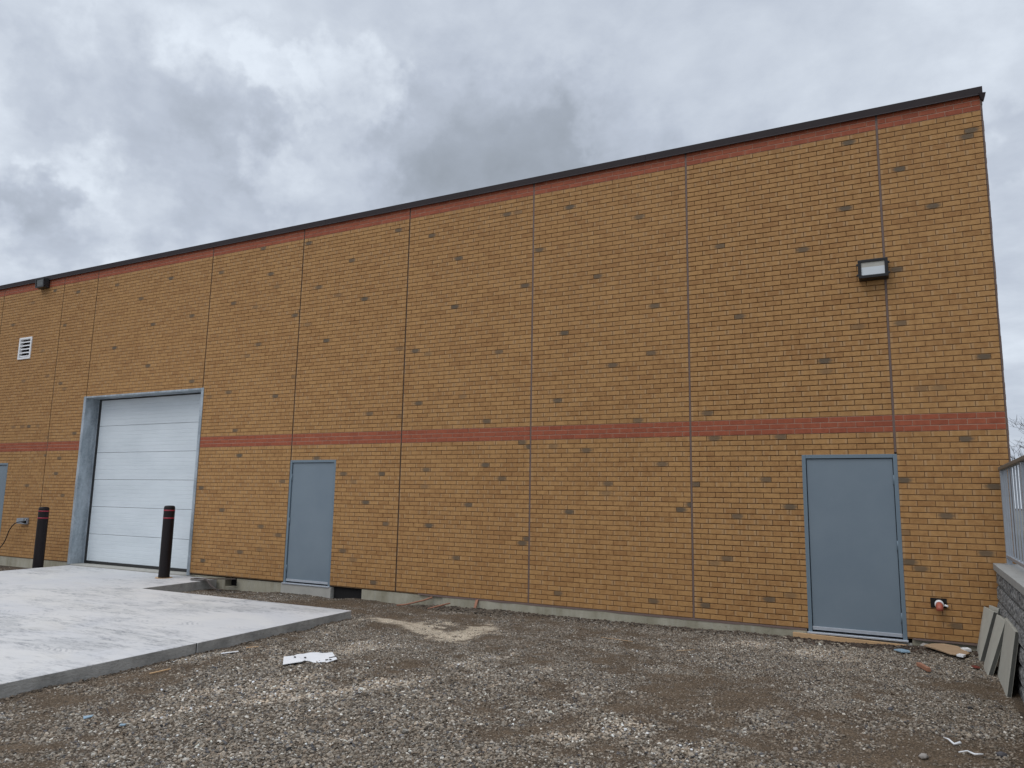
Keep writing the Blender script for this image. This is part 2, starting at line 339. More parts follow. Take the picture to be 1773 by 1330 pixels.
# ------------------------------------------------------------------ ground
def gz0(x, y):
    x = np.asarray(x, float); y = np.asarray(y, float)
    return -2.69 + .01 * np.clip(x, -6, 8) + (.012 + .010 * sst(-x, -2.5, 1.5)) * np.clip(y, -9, 0.)
def gz(x, y):
    x = np.asarray(x, float); y = np.asarray(y, float)
    z = gz0(x, y) + (fbm(x * 1.3, y * 1.3, 3) - .5) * .05 + (fbm(x * 7, y * 7, 5) - .5) * .022
    z = z - .035 * blob(x, y, -5.6, -.3, .7, .4) + .035 * blob(x, y, -1.25, -1.5, .6, .16, -.2) + .03 * blob(x, y, 1.3, -1.7, .5, .15, -.3) + .03 * blob(x, y, -.3, -.12, .9, .12)
    z = z + .03 * blob(x, y, 5.25, -.12, .5, .16) + .015 * blob(x, y, 2.0, -.1, 1.2, .1)
    # wheel ruts running away to the right
    w = y + .55 * (x - 1.) + 4.0
    z = z - .02 * np.exp(-(w / .18) ** 2) - .018 * np.exp(-((w - 1.5) / .2) ** 2)
    return z
def gmask(x, y):
    """stone cover 0..1, sand 0..1, humus 0..1, pale 0..1"""
    n1 = fbm(x * .9 + 5, y * 1.3, 21, 4); n2 = fbm(x * 3.1, y * 4.2, 31, 4); n3 = fbm(x * 8.5, y * 10, 71, 3)
    g = n1 * .5 + n2 * .5
    g = g + .15 * blob(x, y, -1.0, -3.0, .9, .7, -.5) + .34 * blob(x, y, 3.8, -.9, 1.4, .40, -.06) + .16 * blob(x, y, .6, -5.4, 1.3, 1.5) + .20 * blob(x, y, -.2, -4.8, .9, 1.0)
    g = g - .20 * blob(x, y, 1.8, -.9, 1.6, .7) - .25 * blob(x, y, -2.3, -.75, 2.4, .6) - .13 * blob(x, y, 3.4, -3.0, 1.2, .6, -.2) - .30 * blob(x, y, 5.3, -1.75, .45, .22) - .10 * blob(x, y, 4.9, -3.9, .9, .5)
    g = g - .20 * blob(x, y, -1.5, -4.7, .45, 1.1) - .15 * blob(x, y, .3, -3.5, .5, .4) - .12 * blob(x, y, .1, -4.2, .5, .15, -.7)
    u = x - .43 * (y + 5.4) + .10 * (y + 4.2) ** 2 + (n1 - .5) * .5
    trk = np.cos(2 * math.pi * u / .8) * sst(4.6 - x, 0, 1.5) * sst(-y, 1.6, 3.2)
    g = g + .065 * trk
    cov = sst(g + (n3 - .5) * .42, .20, .56)
    sand = sst(1.1 * blob(x, y, -1.45, -1.38, .55, .20, -.1) + .45 * blob(x, y, -.5, -1.2, .8, .4) + 1.15 * blob(x, y, -.55, -1.72, .60, .20, -.25) + .85 * blob(x, y, .0, -1.55, .22, .55, .1) + .6 * blob(x, y, -.2, -2.1, .35, .12) + .6 * blob(x, y, 1.3, -1.5, .35, .05, -.2) + .5 * blob(x, y, 2.1, -1.95, .35, .05, -.3) + (n3 - .5) * 1.2 + (n2 - .5) * .8, .38, .85)
    hum = np.clip(sst(-y, .42, .05) * (.35 + .65 * sst(x, 2.5, 4.2)) * (.5 + n2), 0, 1)
    pale = sst(.9 * blob(x, y, -.75, -2.7, .55, .35, -.2) + blob(x, y, 3.6, -.85, 1.3, .33) + .9 * blob(x, y, -.1, -4.8, .45, 1.0, -.6) + .7 * blob(x, y, 1.0, -2.9, .5, .35) + .5 * blob(x, y, .7, -4.0, .4, .5) + .5 * blob(x, y, 2.8, -4.4, .8, .4) + (n2 - .5) * 1.5 + .35 * trk, .35, 1.1)
    return cov, sand, hum, pale
def axis(dense0, dense1, step, far):
    a = list(np.arange(dense0, dense1 + 1e-6, step)); s = step * 1.6; v_ = dense1
    while v_ < far: v_ += s; a.append(v_); s *= 1.5
    s = step * 1.6; v_ = dense0
    while v_ > -far: v_ -= s; a.insert(0, v_); s *= 1.5
    return np.array(a)
xs = axis(-7., 6.2, .035, 600); ys = axis(-8.6, .2, .035, 600)
X, Y = np.meshgrid(xs, ys); X = X.ravel(); Y = Y.ravel(); Z = gz(X, Y)
inslab = (X < -2.15) & (Y < -1.55) & (X > -60)
Z = np.where((X < -2.2) & (Y < -1.65), Z - .08, Z)
cov, sand, hum, pale = gmask(X, Y); nn = fbm(X * 5, Y * 5, 55)[:, None]; nb = fbm(X * 1.7, Y * 2.2, 91)[:, None]
col = np.array([.145, .104, .068]) * (.7 + .6 * nn) * (1 - nb * .15) + np.array([.0, .0, .0])
col = col * (1 - cov[:, None] * .75) + np.array([.085, .066, .050]) * (.75 + .5 * nn) * cov[:, None] * .75  # ground under stone cover painted darker for the shaded gaps between stones
col = col * (1 - sand[:, None]) + np.array([.56, .475, .36]) * (.85 + .3 * nn) * sand[:, None]
col = col * (1 - hum[:, None] * .6) + np.array([.050, .036, .026]) * hum[:, None] * .6
nx, ny = len(xs), len(ys); idx = np.arange(nx * ny).reshape(ny, nx)
F = np.stack([idx[:-1, :-1], idx[:-1, 1:], idx[1:, 1:], idx[1:, :-1]], -1).reshape(-1, 4)
g = np_mesh('ground', np.stack([X, Y, Z], 1), F, M_GND, col=col, smooth=True); g['kind'] = 'structure'
# gravel: individual crushed stones, one stuff object
def ico():
    t = (1 + 5 ** .5) / 2
    v_ = np.array([(-1, t, 0), (1, t, 0), (-1, -t, 0), (1, -t, 0), (0, -1, t), (0, 1, t), (0, -1, -t), (0, 1, -t), (t, 0, -1), (t, 0, 1), (-t, 0, -1), (-t, 0, 1)]) / math.sqrt(1 + t * t)
    f_ = np.array([(0, 11, 5), (0, 5, 1), (0, 1, 7), (0, 7, 10), (0, 10, 11), (1, 5, 9), (5, 11, 4), (11, 10, 2), (10, 7, 6), (7, 1, 8), (3, 9, 4), (3, 4, 2), (3, 2, 6), (3, 6, 8), (3, 8, 9), (4, 9, 5), (2, 4, 11), (6, 2, 10), (8, 6, 7), (9, 8, 1)])
    return v_, f_
def octa():
    return np.array([(1, 0, 0), (-1, 0, 0), (0, 1, 0), (0, -1, 0), (0, 0, 1), (0, 0, -1.)]), np.array([(0, 2, 4), (2, 1, 4), (1, 3, 4), (3, 0, 4), (2, 0, 5), (1, 2, 5), (3, 1, 5), (0, 3, 5)])
def stones(px, py, size, base, colr):
    v0, f0 = base; k = len(px)
    P = v0[None] * (1 + rng.uniform(-.28, .28, (k, len(v0), 1)))
    sc = np.stack([rng.uniform(.8, 1.35, k), rng.uniform(.6, 1., k), rng.uniform(.35, .75, k)], 1) * size[:, None]
    P = P * sc[:, None, :]
    a = rng.uniform(0, 2 * math.pi, k); tx = rng.normal(0, .35, k); ty = rng.normal(0, .35, k)
    ca, sa = np.cos(a), np.sin(a); cx, sx = np.cos(tx), np.sin(tx); cy, sy = np.cos(ty), np.sin(ty); o_ = np.zeros(k); l_ = np.ones(k)
    Rz = np.array([[ca, -sa, o_], [sa, ca, o_], [o_, o_, l_]]).transpose(2, 0, 1); Rx = np.array([[l_, o_, o_], [o_, cx, -sx], [o_, sx, cx]]).transpose(2, 0, 1); Ry = np.array([[cy, o_, sy], [o_, l_, o_], [-sy, o_, cy]]).transpose(2, 0, 1)
    P = np.einsum('kij,knj->kni', Rx @ Ry @ Rz, P)
    P[:, :, 0] += px[:, None]; P[:, :, 1] += py[:, None]; P[:, :, 2] += (gz(px, py) + size * rng.uniform(-.12, .35, k))[:, None]
    Fx = f0[None] + (np.arange(k) * len(v0))[:, None, None]
    cc = np.repeat(colr, len(v0), 0)
    return P.reshape(-1, 3), Fx.reshape(-1, 3), cc
def scatter(nraw, x0, x1, y0, y1, base, smin, smax, thin=0.0):
    px = rng.uniform(x0, x1, nraw); py = rng.uniform(y0, y1, nraw)
    cov, sand, hum, pale = gmask(px, py)
    u = rng.uniform(0, 1, nraw)
    keep = u < np.clip(.42 + .58 * cov - .85 * sand - .25 * hum, .03, 1)
    keep &= ~((px < -2.05) & (py < -1.5))
    px, py, cov, sand, hum, pale = [q[keep] for q in (px, py, cov, sand, hum, pale)]; k = len(px)
    size = (smin + (smax - smin) * rng.power(.8, k)) * (.62 + .5 * cov)
    t = rng.uniform(0, 1, k)[:, None]; q = rng.uniform(0, 1, k); br = rng.normal(1, .34, k).clip(.35, 1.9)[:, None]
    c0 = np.array([.235, .185, .132]) * (1 - t) + np.array([.305, .268, .220]) * t
    c0 = np.where((q < .12)[:, None], np.array([.24, .185, .135]), c0); c0 = np.where((q > .93)[:, None], np.array([.56, .52, .45]), c0); c0 = np.where(((q > .86) & (q < .93))[:, None], np.array([.11, .105, .105]), c0)
    c0 = c0 * br * (.84 + .62 * pale[:, None]) * (1 - .55 * hum[:, None])
    dirt = (1 - cov)[:, None] * .55
    c0 = c0 * (1 - dirt) + np.array([.170, .122, .080]) * dirt
    return stones(px, py, size, base, c0.clip(.01, .7))
I, O = ico(), octa()
parts = [scatter(105000, -2.0, 5.62, -8.2, -3.2, I, .006, .0155), scatter(90000, -2.0, 5.62, -8.2, -3.2, O, .003, .008),
         scatter(125000, -2.0, 5.62, -3.2, 0.0, O, .005, .013), scatter(45000, -2.0, 5.62, -3.2, 0.0, O, .004, .009),
         scatter(22000, -6.35, -2.0, -1.5, 0.0, O, .006, .014), scatter(4000, -15, -10.9, -2.2, 0.0, O, .008, .018),
         scatter(900, -2.0, 5.62, -8.0, -.05, I, .014, .027)]
def clods(nn_, x0, x1, y0, y1, s0, s1, c):
    px = rng.uniform(x0, x1, nn_); py = y1 - (y1 - y0) * rng.power(2.2, nn_)[::-1] * 0 - np.abs(rng.normal(0, (y1 - y0) * .45, nn_)); k_ = (py > y0 - .1); px, py = px[k_], py[k_]
    return stones(px, py, rng.uniform(s0, s1, len(px)), I, np.array(c)[None] * rng.uniform(.5, 1.6, (len(px), 1)))
parts += [clods(2600, 3.5, 5.6, -.30, -.06, .008, .026, (.060, .042, .030)), clods(1500, -1.9, 3.5, -.22, -.03, .007, .022, (.085, .065, .048)), clods(500, -1.6, -.2, -.35, -.03, .012, .034, (.10, .08, .06)),
          clods(260, 3.4, 5.6, -.55, -.08, .012, .026, (.26, .22, .17))]
ey = rng.uniform(-8, -1.5, 1500); ex = -2.0 - .020 * (-ey - 1.45) + np.abs(rng.normal(0, .035, 1500))
parts.append(stones(ex, ey, rng.uniform(.006, .020, 1500), I, np.array([[.11, .085, .062]]) * rng.uniform(.5, 1.8, (1500, 1))))
off = 0; VV = []; FF = []; CC = []
for v_, f_, c_ in parts: VV.append(v_); FF.append(f_ + off); CC.append(c_); off += len(v_)
gv = np_mesh('gravel', np.concatenate(VV), np.concatenate(FF), M_STONE, col=np.concatenate(CC)); gv['kind'] = 'stuff'
gv['label'] = 'loose grey and brown crushed gravel spread over the dirt yard'
# ------------------------------------------------------------------ concrete apron
def sz(x, y): return -2.6 + .02 * y
def szb(x, y): return -2.95 + .02 * y
mb = MB()
YJ = -3.98; gp = .0075
mb.prism([(-10.74, -.012), (-10.80, -1.5), (-6.38, -1.5), (-6.33, -.012)], szb, sz, 0, 1)
mb.prism([(-10.80, -1.5 - gp), (-10.9, YJ + gp), (-2.05, YJ + gp), (-2.0, -1.46), (-6.38, -1.5 - gp)], szb, sz, 0, 1)
mb.prism([(-10.9, YJ - gp), (-11.1, -15), (-2.30, -15), (-2.05, YJ - gp)], szb, sz, 0, 1)
pv = mb.build('pavement', [M_SLAB, M_SLABE], bevel=.004, seg=1); pv['kind'] = 'structure'
jf = MB().prism([(-11.0, YJ + .0075), (-11.0, YJ - .0075), (-2.06, YJ - .0075), (-2.06, YJ + .0075)], szb, lambda x, y: sz(x, y) - .005).build('joint_shade', M_BLACK, pv)  # added black strip, stands in for shade inside the open slab joint
# ------------------------------------------------------------------ building
BLD = thing('brick_building', 'long tan brick building with red brick bands, steel doors and a dark roof edge', 'building')
JX = [-19.2, -16.8, -14.41, -11.99, -10.76, -7.12, -4.72, -2.345, 0.0, 2.379, 4.80, 5.915]
ZB, ZT, CH = -2.5333, 3.8, 0.066667
OPEN = [(-10.74, -7.14, -2.6, .9333), (3.775, 4.80, -2.6, -.4667), (-4.705, -3.70, -2.6, -.4667), (-14.39, -13.43, -2.6, -.4667), (-13.50, -13.03, 1.97, 2.46)]
DARK = [(4.45,3.51),(4.3,2.65),(4.97,3.05),(5.41,2.52),(4.99,1.74),(5.8,3.32),(5.85,3.37),(2.72,2.38),(3.8,2.14),(3.14,1.34),(4.13,0.69),(4.97,1.08),(5.77,0.62),(5.49,-0.3),(4.99,-0.76),(5.68,-0.82),(5.24,-1.15),(5.57,-1.55),(4.95,-1.74),(4.88,-1.68),(5.22,-2.34),(2.55,0.1),(2.63,0.1),(2.78,-0.23),(3.56,-0.24),(3.38,-0.75),(2.46,-0.8),(3.67,-1.07),(3.06,-1.2),(2.3,-1.13),(2.26,-1.19),(2.8,-1.79),(3.31,-2.25),(2.45,-2.31),(2.48,-2.38),(1.93,0.94),(1.23,0.82),(0.46,0.36),(1.61,0.03),(-0.06,-0.22),(-0.1,-0.28),(0.84,-0.35),(0.95,-0.35),(2.03,-0.55),(1.16,-0.86),(-0.48,-0.79),(0.68,-1.25),(-0.72,0.11),(-1.77,-0.6),(-0.83,-0.54),(-0.71,-0.54),(-1.11,-1.18),(-2.57,-1.52),(-1.78,-1.52),(-1.36,-1.97),(-0.08,-1.7),(-0.07,-1.65),(0.49,-2.37),(1.84,-2.37),(-2.74,-2.45),(-5.96,-0.36),(-4.21,-0.41),(-3.57,-0.73),(-2.73,-0.73),(-4.99,-0.81),(-6.87,-0.94),(-3.11,-1.19),(-6.25,-1.35),(-5.42,-1.6),(-4.85,-1.79),(-3.42,-1.97),(-5.83,-2.13),(-6.78,-2.33),(-11.16,0.16),(-11.42,-0.37),(-12.09,-0.3),(-11.66,-0.7),(-12.6,-0.96),(-11.26,-1.16),(-2.61,3.46),(-1.89,3.21),(-0.54,3.4),(-1.27,2.8),(-3.55,3.01),(-3.19,2.29),(-1.4,1.97),(0.1,2.68),(-0.14,2.17),(-0.09,2.2),(0.67,3.33),(-4.62,3.5),(-6.84,3.23),(-5.72,3.55),(-5.55,3.03),(-6.44,2.58),(-7.71,2.46),(-4.32,2.62),(-4.84,2.17),(-4.81,2.23),(-8.41,3.31),(-10.08,3.4),(-9.27,2.97),(-8.73,2.4),(-9.88,1.94),(-8.85,1.53),(-7.35,1.13),(-6.43,0.81),(-12.33,3.53),(-11.52,3.38),(-13.86,2.83),(-11.8,2.65),(-11.68,1.33),(-12.81,0.35),(1.65,2.95),(1.83,1.66),(1.17,2.17),(0.53,1.39),(-0.59,1.2),(-2.19,1.3),(-5.7,1.73),(-3.97,1.64),(-5.14,0.68),(-3.06,0.31),(-1.99,0.41),(-6.08,0.1),(-4.38,-0.01)]
def brick_field(x0, x1, openings, rec, dark, nb=None):
    """bricks between x0,x1 on plane y=0 looking to -y; returns arrays"""
    nb = nb or max(1, round((x1 - x0) / .2)); L = (x1 - x0) / nb; rects = []
    ncour = round((ZT - ZB) / CH)
    for r in range(ncour):
        z0 = ZB + r * CH + .0046; z1 = ZB + (r + 1) * CH - .0046; zc_ = (z0 + z1) / 2
        red = (-.2 < zc_ < 0) or zc_ > 3.6
        cuts = [0.0] + [((i + (.5 if r % 2 else 0)) * L) for i in range(nb + 1)] + [x1 - x0]
        cuts = sorted(set(round(q, 5) for q in cuts if -1e-6 <= q <= x1 - x0 + 1e-6))
        for a_, b_ in zip(cuts[:-1], cuts[1:]):
            xa, xb = x0 + a_ + .0030, x0 + b_ - .0030
            segs = [(xa, xb)]
            for ox0, ox1, oz0, oz1 in openings:
                if oz0 < zc_ < oz1:
                    ns = []
                    for p, q in segs:
                        if q <= ox0 or p >= ox1: ns.append((p, q)); continue
                        if p < ox0: ns.append((p, ox0 - .002))
                        if q > ox1: ns.append((ox1 + .002, q))
                    segs = ns
            for p, q in segs:
                if q - p > .012: rects.append((p, q, z0, z1, red))
    return rects
def brick_mesh(name, x0, x1, rec, mort, parent, openings=OPEN, M=None, label=None, dark=DARK, flush=0.):
    rects = brick_field(x0, x1, openings, rec, dark); k = len(rects)
    a = np.array([[r[0], r[1], r[2], r[3]] for r in rects]); red = np.array([r[4] for r in rects])
    tone = rng.uniform(0, 1, k); rn = rng.uniform(0, 1, k); fl = np.zeros(k)
    fl[(rng.uniform(0, 1, k) < .004) & ~red] = .45
    if M is None:
        for dx, dz in dark:
            if x0 - .05 < dx < x1 + .05:
                w = np.nonzero((a[:, 0] - .006 <= dx) & (a[:, 1] + .006 >= dx) & (a[:, 2] - .006 <= dz) & (a[:, 3] + .006 >= dz) & ~red)[0]
                if len(w): fl[w[0]] = random.uniform(.75, 1)
    ins = .0020
    jit = lambda s: rng.normal(0, s, k)
    yf = rng.normal(0, .0007, k).clip(-.0015, .0015)
    xa, xb, za, zb = a.T
    # front quad (slightly irregular), back quad
    FQ = [np.stack([x_ + jit(.0008), yf + jit(.0006), z_ + jit(.0008)], 1) for x_, z_ in ((xa + ins, za + ins), (xb - ins, za + ins), (xb - ins, zb - ins), (xa + ins, zb - ins))]
    MQ = [np.stack([x_, yf + .0018, z_], 1) for x_, z_ in ((xa, za), (xb, za), (xb, zb), (xa, zb))]
    BQ = [np.stack([x_, np.full(k, rec + .004), z_], 1) for x_, z_ in ((xa, za), (xb, za), (xb, zb), (xa, zb))]
    V = np.stack(FQ + MQ + BQ, 1).reshape(-1, 3)
    f0 = [(0, 1, 2, 3)]
    for base_ in (0, 4):
        for i in range(4):
            j = (i + 1) % 4; f0.append((base_ + i, base_ + 4 + i, base_ + 4 + j, base_ + j))
    f0 = np.array(f0); Fx = (f0[None] + (np.arange(k) * 12)[:, None, None]).reshape(-1, 4)
    # uv from vertex (u by x in brick)
    u = np.clip((V[:, 0].reshape(k, 12) - xa[:, None]) / np.maximum(xb - xa, .19)[:, None], 0, 1); w_ = np.clip((V[:, 2].reshape(k, 12) - za[:, None]) / (zb - za)[:, None], 0, 1)
    # half bricks: centre their pattern
    uvv = np.stack([u.ravel(), w_.ravel()], 1)
    colr = np.repeat(np.stack([tone, fl, rn], 1), 12, 0)
    mi = np.repeat(np.where(red, 1, 0), 9)
    # mortar sheets as boxes behind
    o = np_mesh(name, V, Fx, [M_BRICK, M_RED], parent, col=colr, colname='tone', uv=uvv[Fx.ravel()], mi=mi)
    mo = MB(); YD = .2
    def mbx(za_, zb_, yr, mi_):
        segs = [(x0, x1, za_, zb_)]
        for ox0, ox1, oz0, oz1 in openings:
            ns = []
            for p, q, s_, t_ in segs:
                if q <= ox0 or p >= ox1 or t_ <= oz0 or s_ >= oz1: ns.append((p, q, s_, t_)); continue
                if p < ox0 - 1e-4: ns.append((p, ox0, s_, t_))
                if q > ox1 + 1e-4: ns.append((ox1, q, s_, t_))
                pp, qq = max(p, ox0), min(q, ox1)
                if t_ > oz1 + 1e-4: ns.append((pp, qq, oz1, t_))
                if s_ < oz0 - 1e-4: ns.append((pp, qq, s_, oz0))
            segs = ns
        for p, q, s_, t_ in segs: mo.box(p, q, yr, YD, s_, t_, mi_)
    mbx(ZB - .012, -.2, rec, 0); mbx(-.2, 0, .0045, 1); mbx(0, 3.6, rec, 0); mbx(3.6, 3.83, .0045, 1)
    mm = mo.build('mortar_backing', [mort, M_MORTL], o)
    if M is not None: o.matrix_world = M
    return o
recs = [.009, .009, .009, .009, .007, .009, .010, .009, .009, .015, .0075, .009]
for i in range(len(JX) - 1):
    hw = .011 if i >= 8 else .010
    hl = hw if i else 0
    mort = M_MORTM if JX[i] in (2.379, -11.99) else M_MORT
    x1 = JX[i + 1] - (hw if i < len(JX) - 2 else .0)
    brick_mesh('wall_panel', JX[i] + hl, x1, recs[i], mort, BLD)
for i, jx in enumerate(JX[1:-1]):
    hw = .012 if i >= 7 else .0105
    z0j = .95 if jx in (-7.12, -10.76) else (-.44 if jx in (-4.72, 4.80) else ZB - .01)
    MB().box(jx - hw, jx + hw, .003 if i >= 7 else .013, .15, z0j, 3.78).build('sealant_joint', M_CAULK if i >= 7 else M_CAULKD, BLD)
# corner strip and side wall
mb = MB()
for r in range(95):
    z0 = ZB + r * CH; mb.box(5.916, 5.934 + random.uniform(-.002, .003), .004, .2, z0 + .001, z0 + CH - .004)
mb.box(5.916, 5.931, .007, .2, ZB, 3.79)
mb.build('corner_strip', M_CAULK, BLD)
side = brick_mesh('wall_panel', 0, 12, .009, M_MORT, BLD, openings=[], M=Matrix.Translation((5.935, .21, 0)) @ Matrix.Rotation(R(90), 4, 'Z'), dark=[])
MB().box(-19.2, 5.9, .205, 12, 3.55, 3.72).build('roof', M_INT, BLD)
MB().box(-19.2, 5.70, 11.9, 12.1, ZB, 3.7).build('back_wall', M_MORT, BLD)
MB().box(-19.2, -19.0, .21, 12, ZB, 3.7).build('end_wall', M_MORT, BLD)
MB().box(-19.0, 5.70, .6, 11.85, -2.60, -2.565).build('interior_floor', M_SILL, BLD)
# parapet flashing
mb = MB()
seams = [-19.2, -16.2, -13.2, -10.2, -7.2, -4.2, -1.2, 1.8, 5.945]
for a_, b_ in zip(seams[:-1], seams[1:]):
    mb.box(a_ + .001, b_ - .001, -.030, .30, 3.788, 3.884)
    mb.add([(a_, -.031, 3.791), (b_, -.031, 3.791), (b_, -.043, 3.775), (a_, -.043, 3.775), (a_, -.027, 3.791), (b_, -.027, 3.791), (b_, -.039, 3.773), (a_, -.039, 3.773)],
           [(0, 3, 2, 1), (4, 5, 6, 7), (3, 7, 6, 2), (0, 4, 7, 3), (1, 2, 6, 5)])
mb.box(5.64, 5.96, .301, 12.2, 3.788, 3.882)
mb.add([(5.90, -.046, 3.800), (5.975, -.046, 3.792), (5.975, .05, 3.792), (5.90, .05, 3.800), (5.925, -.028, 3.72), (5.948, -.028, 3.70), (5.948, .02, 3.70), (5.925, .02, 3.72)],
       [(0, 1, 2, 3), (4, 7, 6, 5), (0, 4, 5, 1), (1, 5, 6, 2), (2, 6, 7, 3), (3, 7, 4, 0)])
mb.build('parapet_flashing', M_FLASH, BLD, bevel=.002, seg=1)
# foundation pieces (open black gaps between them)
def fnd(x0, x1, y0, top=ZB - .012, mat=M_FND, name='foundation', y1=.30):
    mb = MB(); k = max(2, int((x1 - x0) / .25)); zb = -3.2; vs = []
    for i in range(k + 1):
        x = x0 + (x1 - x0) * i / k; j = random.uniform(-.004, .004)
        vs += [(x, y0 + j, zb), (x, y0 + j + .002, top + random.uniform(-.003, .001)), (x, y1, zb), (x, y1, top)]
    fs = []
    for i in range(k):
        a_ = i * 4; b_ = a_ + 4; fs += [(a_, b_, b_ + 1, a_ + 1), (a_ + 1, b_ + 1, b_ + 3, a_ + 3), (a_ + 2, a_ + 3, b_ + 3, b_ + 2)]
    fs += [(0, 1, 3, 2), (k * 4, k * 4 + 2, k * 4 + 3, k * 4 + 1)]
    mb.add(vs, fs); return mb.build(name, mat, BLD)
fnd(-19.2, -10.82, .012); fnd(-5.87, -4.76, .030, ZB - .035); fnd(-7.14, -6.17, .03, ZB - .035)
fnd(-3.02, -1.45, .012, ZB - .022); fnd(-1.45, 3.74, -.012, ZB - .004); fnd(4.86, 5.93, .02)
fnd(-6.17, -5.87, .18, ZB - .03, M_BLACK); fnd(-3.64, -3.02, .06, ZB - .02, M_BLACK)
MB().box(-6.17, -5.87, .04, .18, -2.90, -2.72, 0).build('foundation', M_FND, BLD)
MB().box(-4.752, -3.645, -.022, .30, -3.0, -2.572).build('door_sill', M_SILL, BLD, bevel=.006)
MB().box(-10.82, -7.06, .0, .60, -3.0, -2.575).build('door_sill', M_SILL, BLD, bevel=.006)
MB().box(3.74, 4.86, .0, .30, -3.0, -2.600).build('door_sill', M_SILL, BLD, bevel=.006)
MB().box(5.62, 5.93, .2, 12, -3.2, ZB - .012).build('foundation', M_FND, BLD)
# brown membrane ledge under the bricks
for xa_, xb_ in ((-1.9, 3.735), (4.87, 5.64)):
    mb = MB(); k = int((xb_ - xa_) / .06); vs = []; zl = 0
    for i in range(k + 1):
        x = xa_ + (xb_ - xa_) * i / k; zl = .75 * zl + .25 * random.uniform(0, .022)
        vs += [(x, -.0165, ZB - .014 - zl), (x, -.0135, ZB - .002), (x, .01, ZB - .002)]
    fs = []
    for i in range(k):
        q = i * 3; fs += [(q, q + 3, q + 4, q + 1), (q + 1, q + 4, q + 5, q + 2)]
    mb.add(vs, fs); mb.build('base_flashing', M_CAULK, BLD)
# overhead door
GD = MB(); zs = [-2.535 + i * (3.44 / 6) for i in range(7)]
for i in range(6):
    z0, z1 = zs[i] + .003, zs[i + 1] - .003
    prof = [(0, z0), (-.004, z0 + .006)]
    m0 = z0 + .05
    kk = 6; hh = (z1 - .05 - m0) / kk
    for q in range(kk):
        zz = m0 + q * hh; prof += [(-.004, zz - .006), (-.001, zz - .002), (-.001, zz + .002), (-.004, zz + .006)]
    prof += [(-.004, z1 - .006), (0, z1)]
    vs = []; fs = []
    for y_, z_ in prof: vs += [(-10.665, .30 + y_, z_), (-7.175, .30 + y_, z_)]
    for q in range(len(prof) - 1): fs.append((q * 2, q * 2 + 1, q * 2 + 3, q * 2 + 2))
    GD.add(vs, fs); GD.box(-10.665, -7.175, .301, .345, z0, z1)
gd = GD.build('overhead_door', M_GD, BLD); gd['label'] = 'white sectional overhead door'
MB().box(-10.645, -7.15, .285, .33, -2.575, -2.515).build('bottom_seal', M_BLACKP, gd)
MB().box(-10.70, -10.645, .282, .294, -2.575, .92).box(-10.645, -7.15, .282, .294, .893, .92).build('weather_seal', M_BLACKP, gd)
mb = MB()
mb.box(-10.815, -10.745, -.014, .010, -2.585, .956); mb.box(-10.745, -10.737, -.014, .36, -2.585, .934)
mb.box(-7.140, -7.075, -.014, .010, -2.585, .956); mb.box(-7.147, -7.140, -.014, .36, -2.585, .934)
mb.box(-10.745, -7.140, -.012, .010, .927, .954); mb.box(-10.737, -7.147, -.012, .36, .919, .927)
mb.box(-10.737, -10.70, .27, .36, -2.585, .919)
mb.build('steel_jamb', M_GALV, gd, bevel=.002, seg=1)
# steel doors
def steel_door(x0, x1, ztop, zbot, hinge_right, yf=-.002, label=None):
    e = .045; g_ = .0075
    leaf = MB().box(x0 + e + g_, x1 - e - g_, .018, .06, zbot + .03, ztop - e - g_).build('metal_door', M_DOOR, BLD, bevel=.0015, seg=1)
    if label: leaf['label'] = label
    fr = MB(); fr.box(x0, x0 + e, yf, .16, zbot, ztop); fr.box(x1 - e, x1, yf, .16, zbot, ztop); fr.box(x0 + e, x1 - e, yf, .16, ztop - e, ztop)
    fr.box(x0 + e, x1 - e, .075, .16, zbot + .03, ztop - e)
    fr.build('door_frame', M_STEEL, leaf, bevel=.003, seg=2)
    gp_ = MB(); gp_.box(x0 + e, x1 - e, .062, .074, zbot + .012, ztop - e); gp_.build('shadow_gap', M_BLACK, leaf)
    MB().box(x0 + e + .004, x1 - e - .004, .0075, .0175, zbot + .034, zbot + .072).build('door_sweep', M_ALU, leaf, bevel=.002)
    MB().box(x0 - .01, x1 + .01, -.035, .16, zbot - .012, zbot + .010).build('threshold', M_ALU, leaf, bevel=.004)
    hx = (x1 - e) if hinge_right else (x0 + e)
    for hz in (zbot + .25, (zbot + ztop) / 2, ztop - .30):
        MB().tube([(hx, .006, hz - .055), (hx, .006, hz + .055)], .0085, 10).box(hx - .016, hx + .016, .010, .0165, hz - .055, hz + .055).build('hinge', M_STEEL, leaf)
    return leaf
steel_door(3.760, 4.814, -.460, -2.575, True, label='blue grey steel door, nearest the railing')
steel_door(-4.722, -3.685, -.460, -2.562, False, label='blue grey steel door near the overhead door')
steel_door(-14.47, -13.42, -.460, -2.575, False, label='blue grey steel door cut by the left edge of the picture')
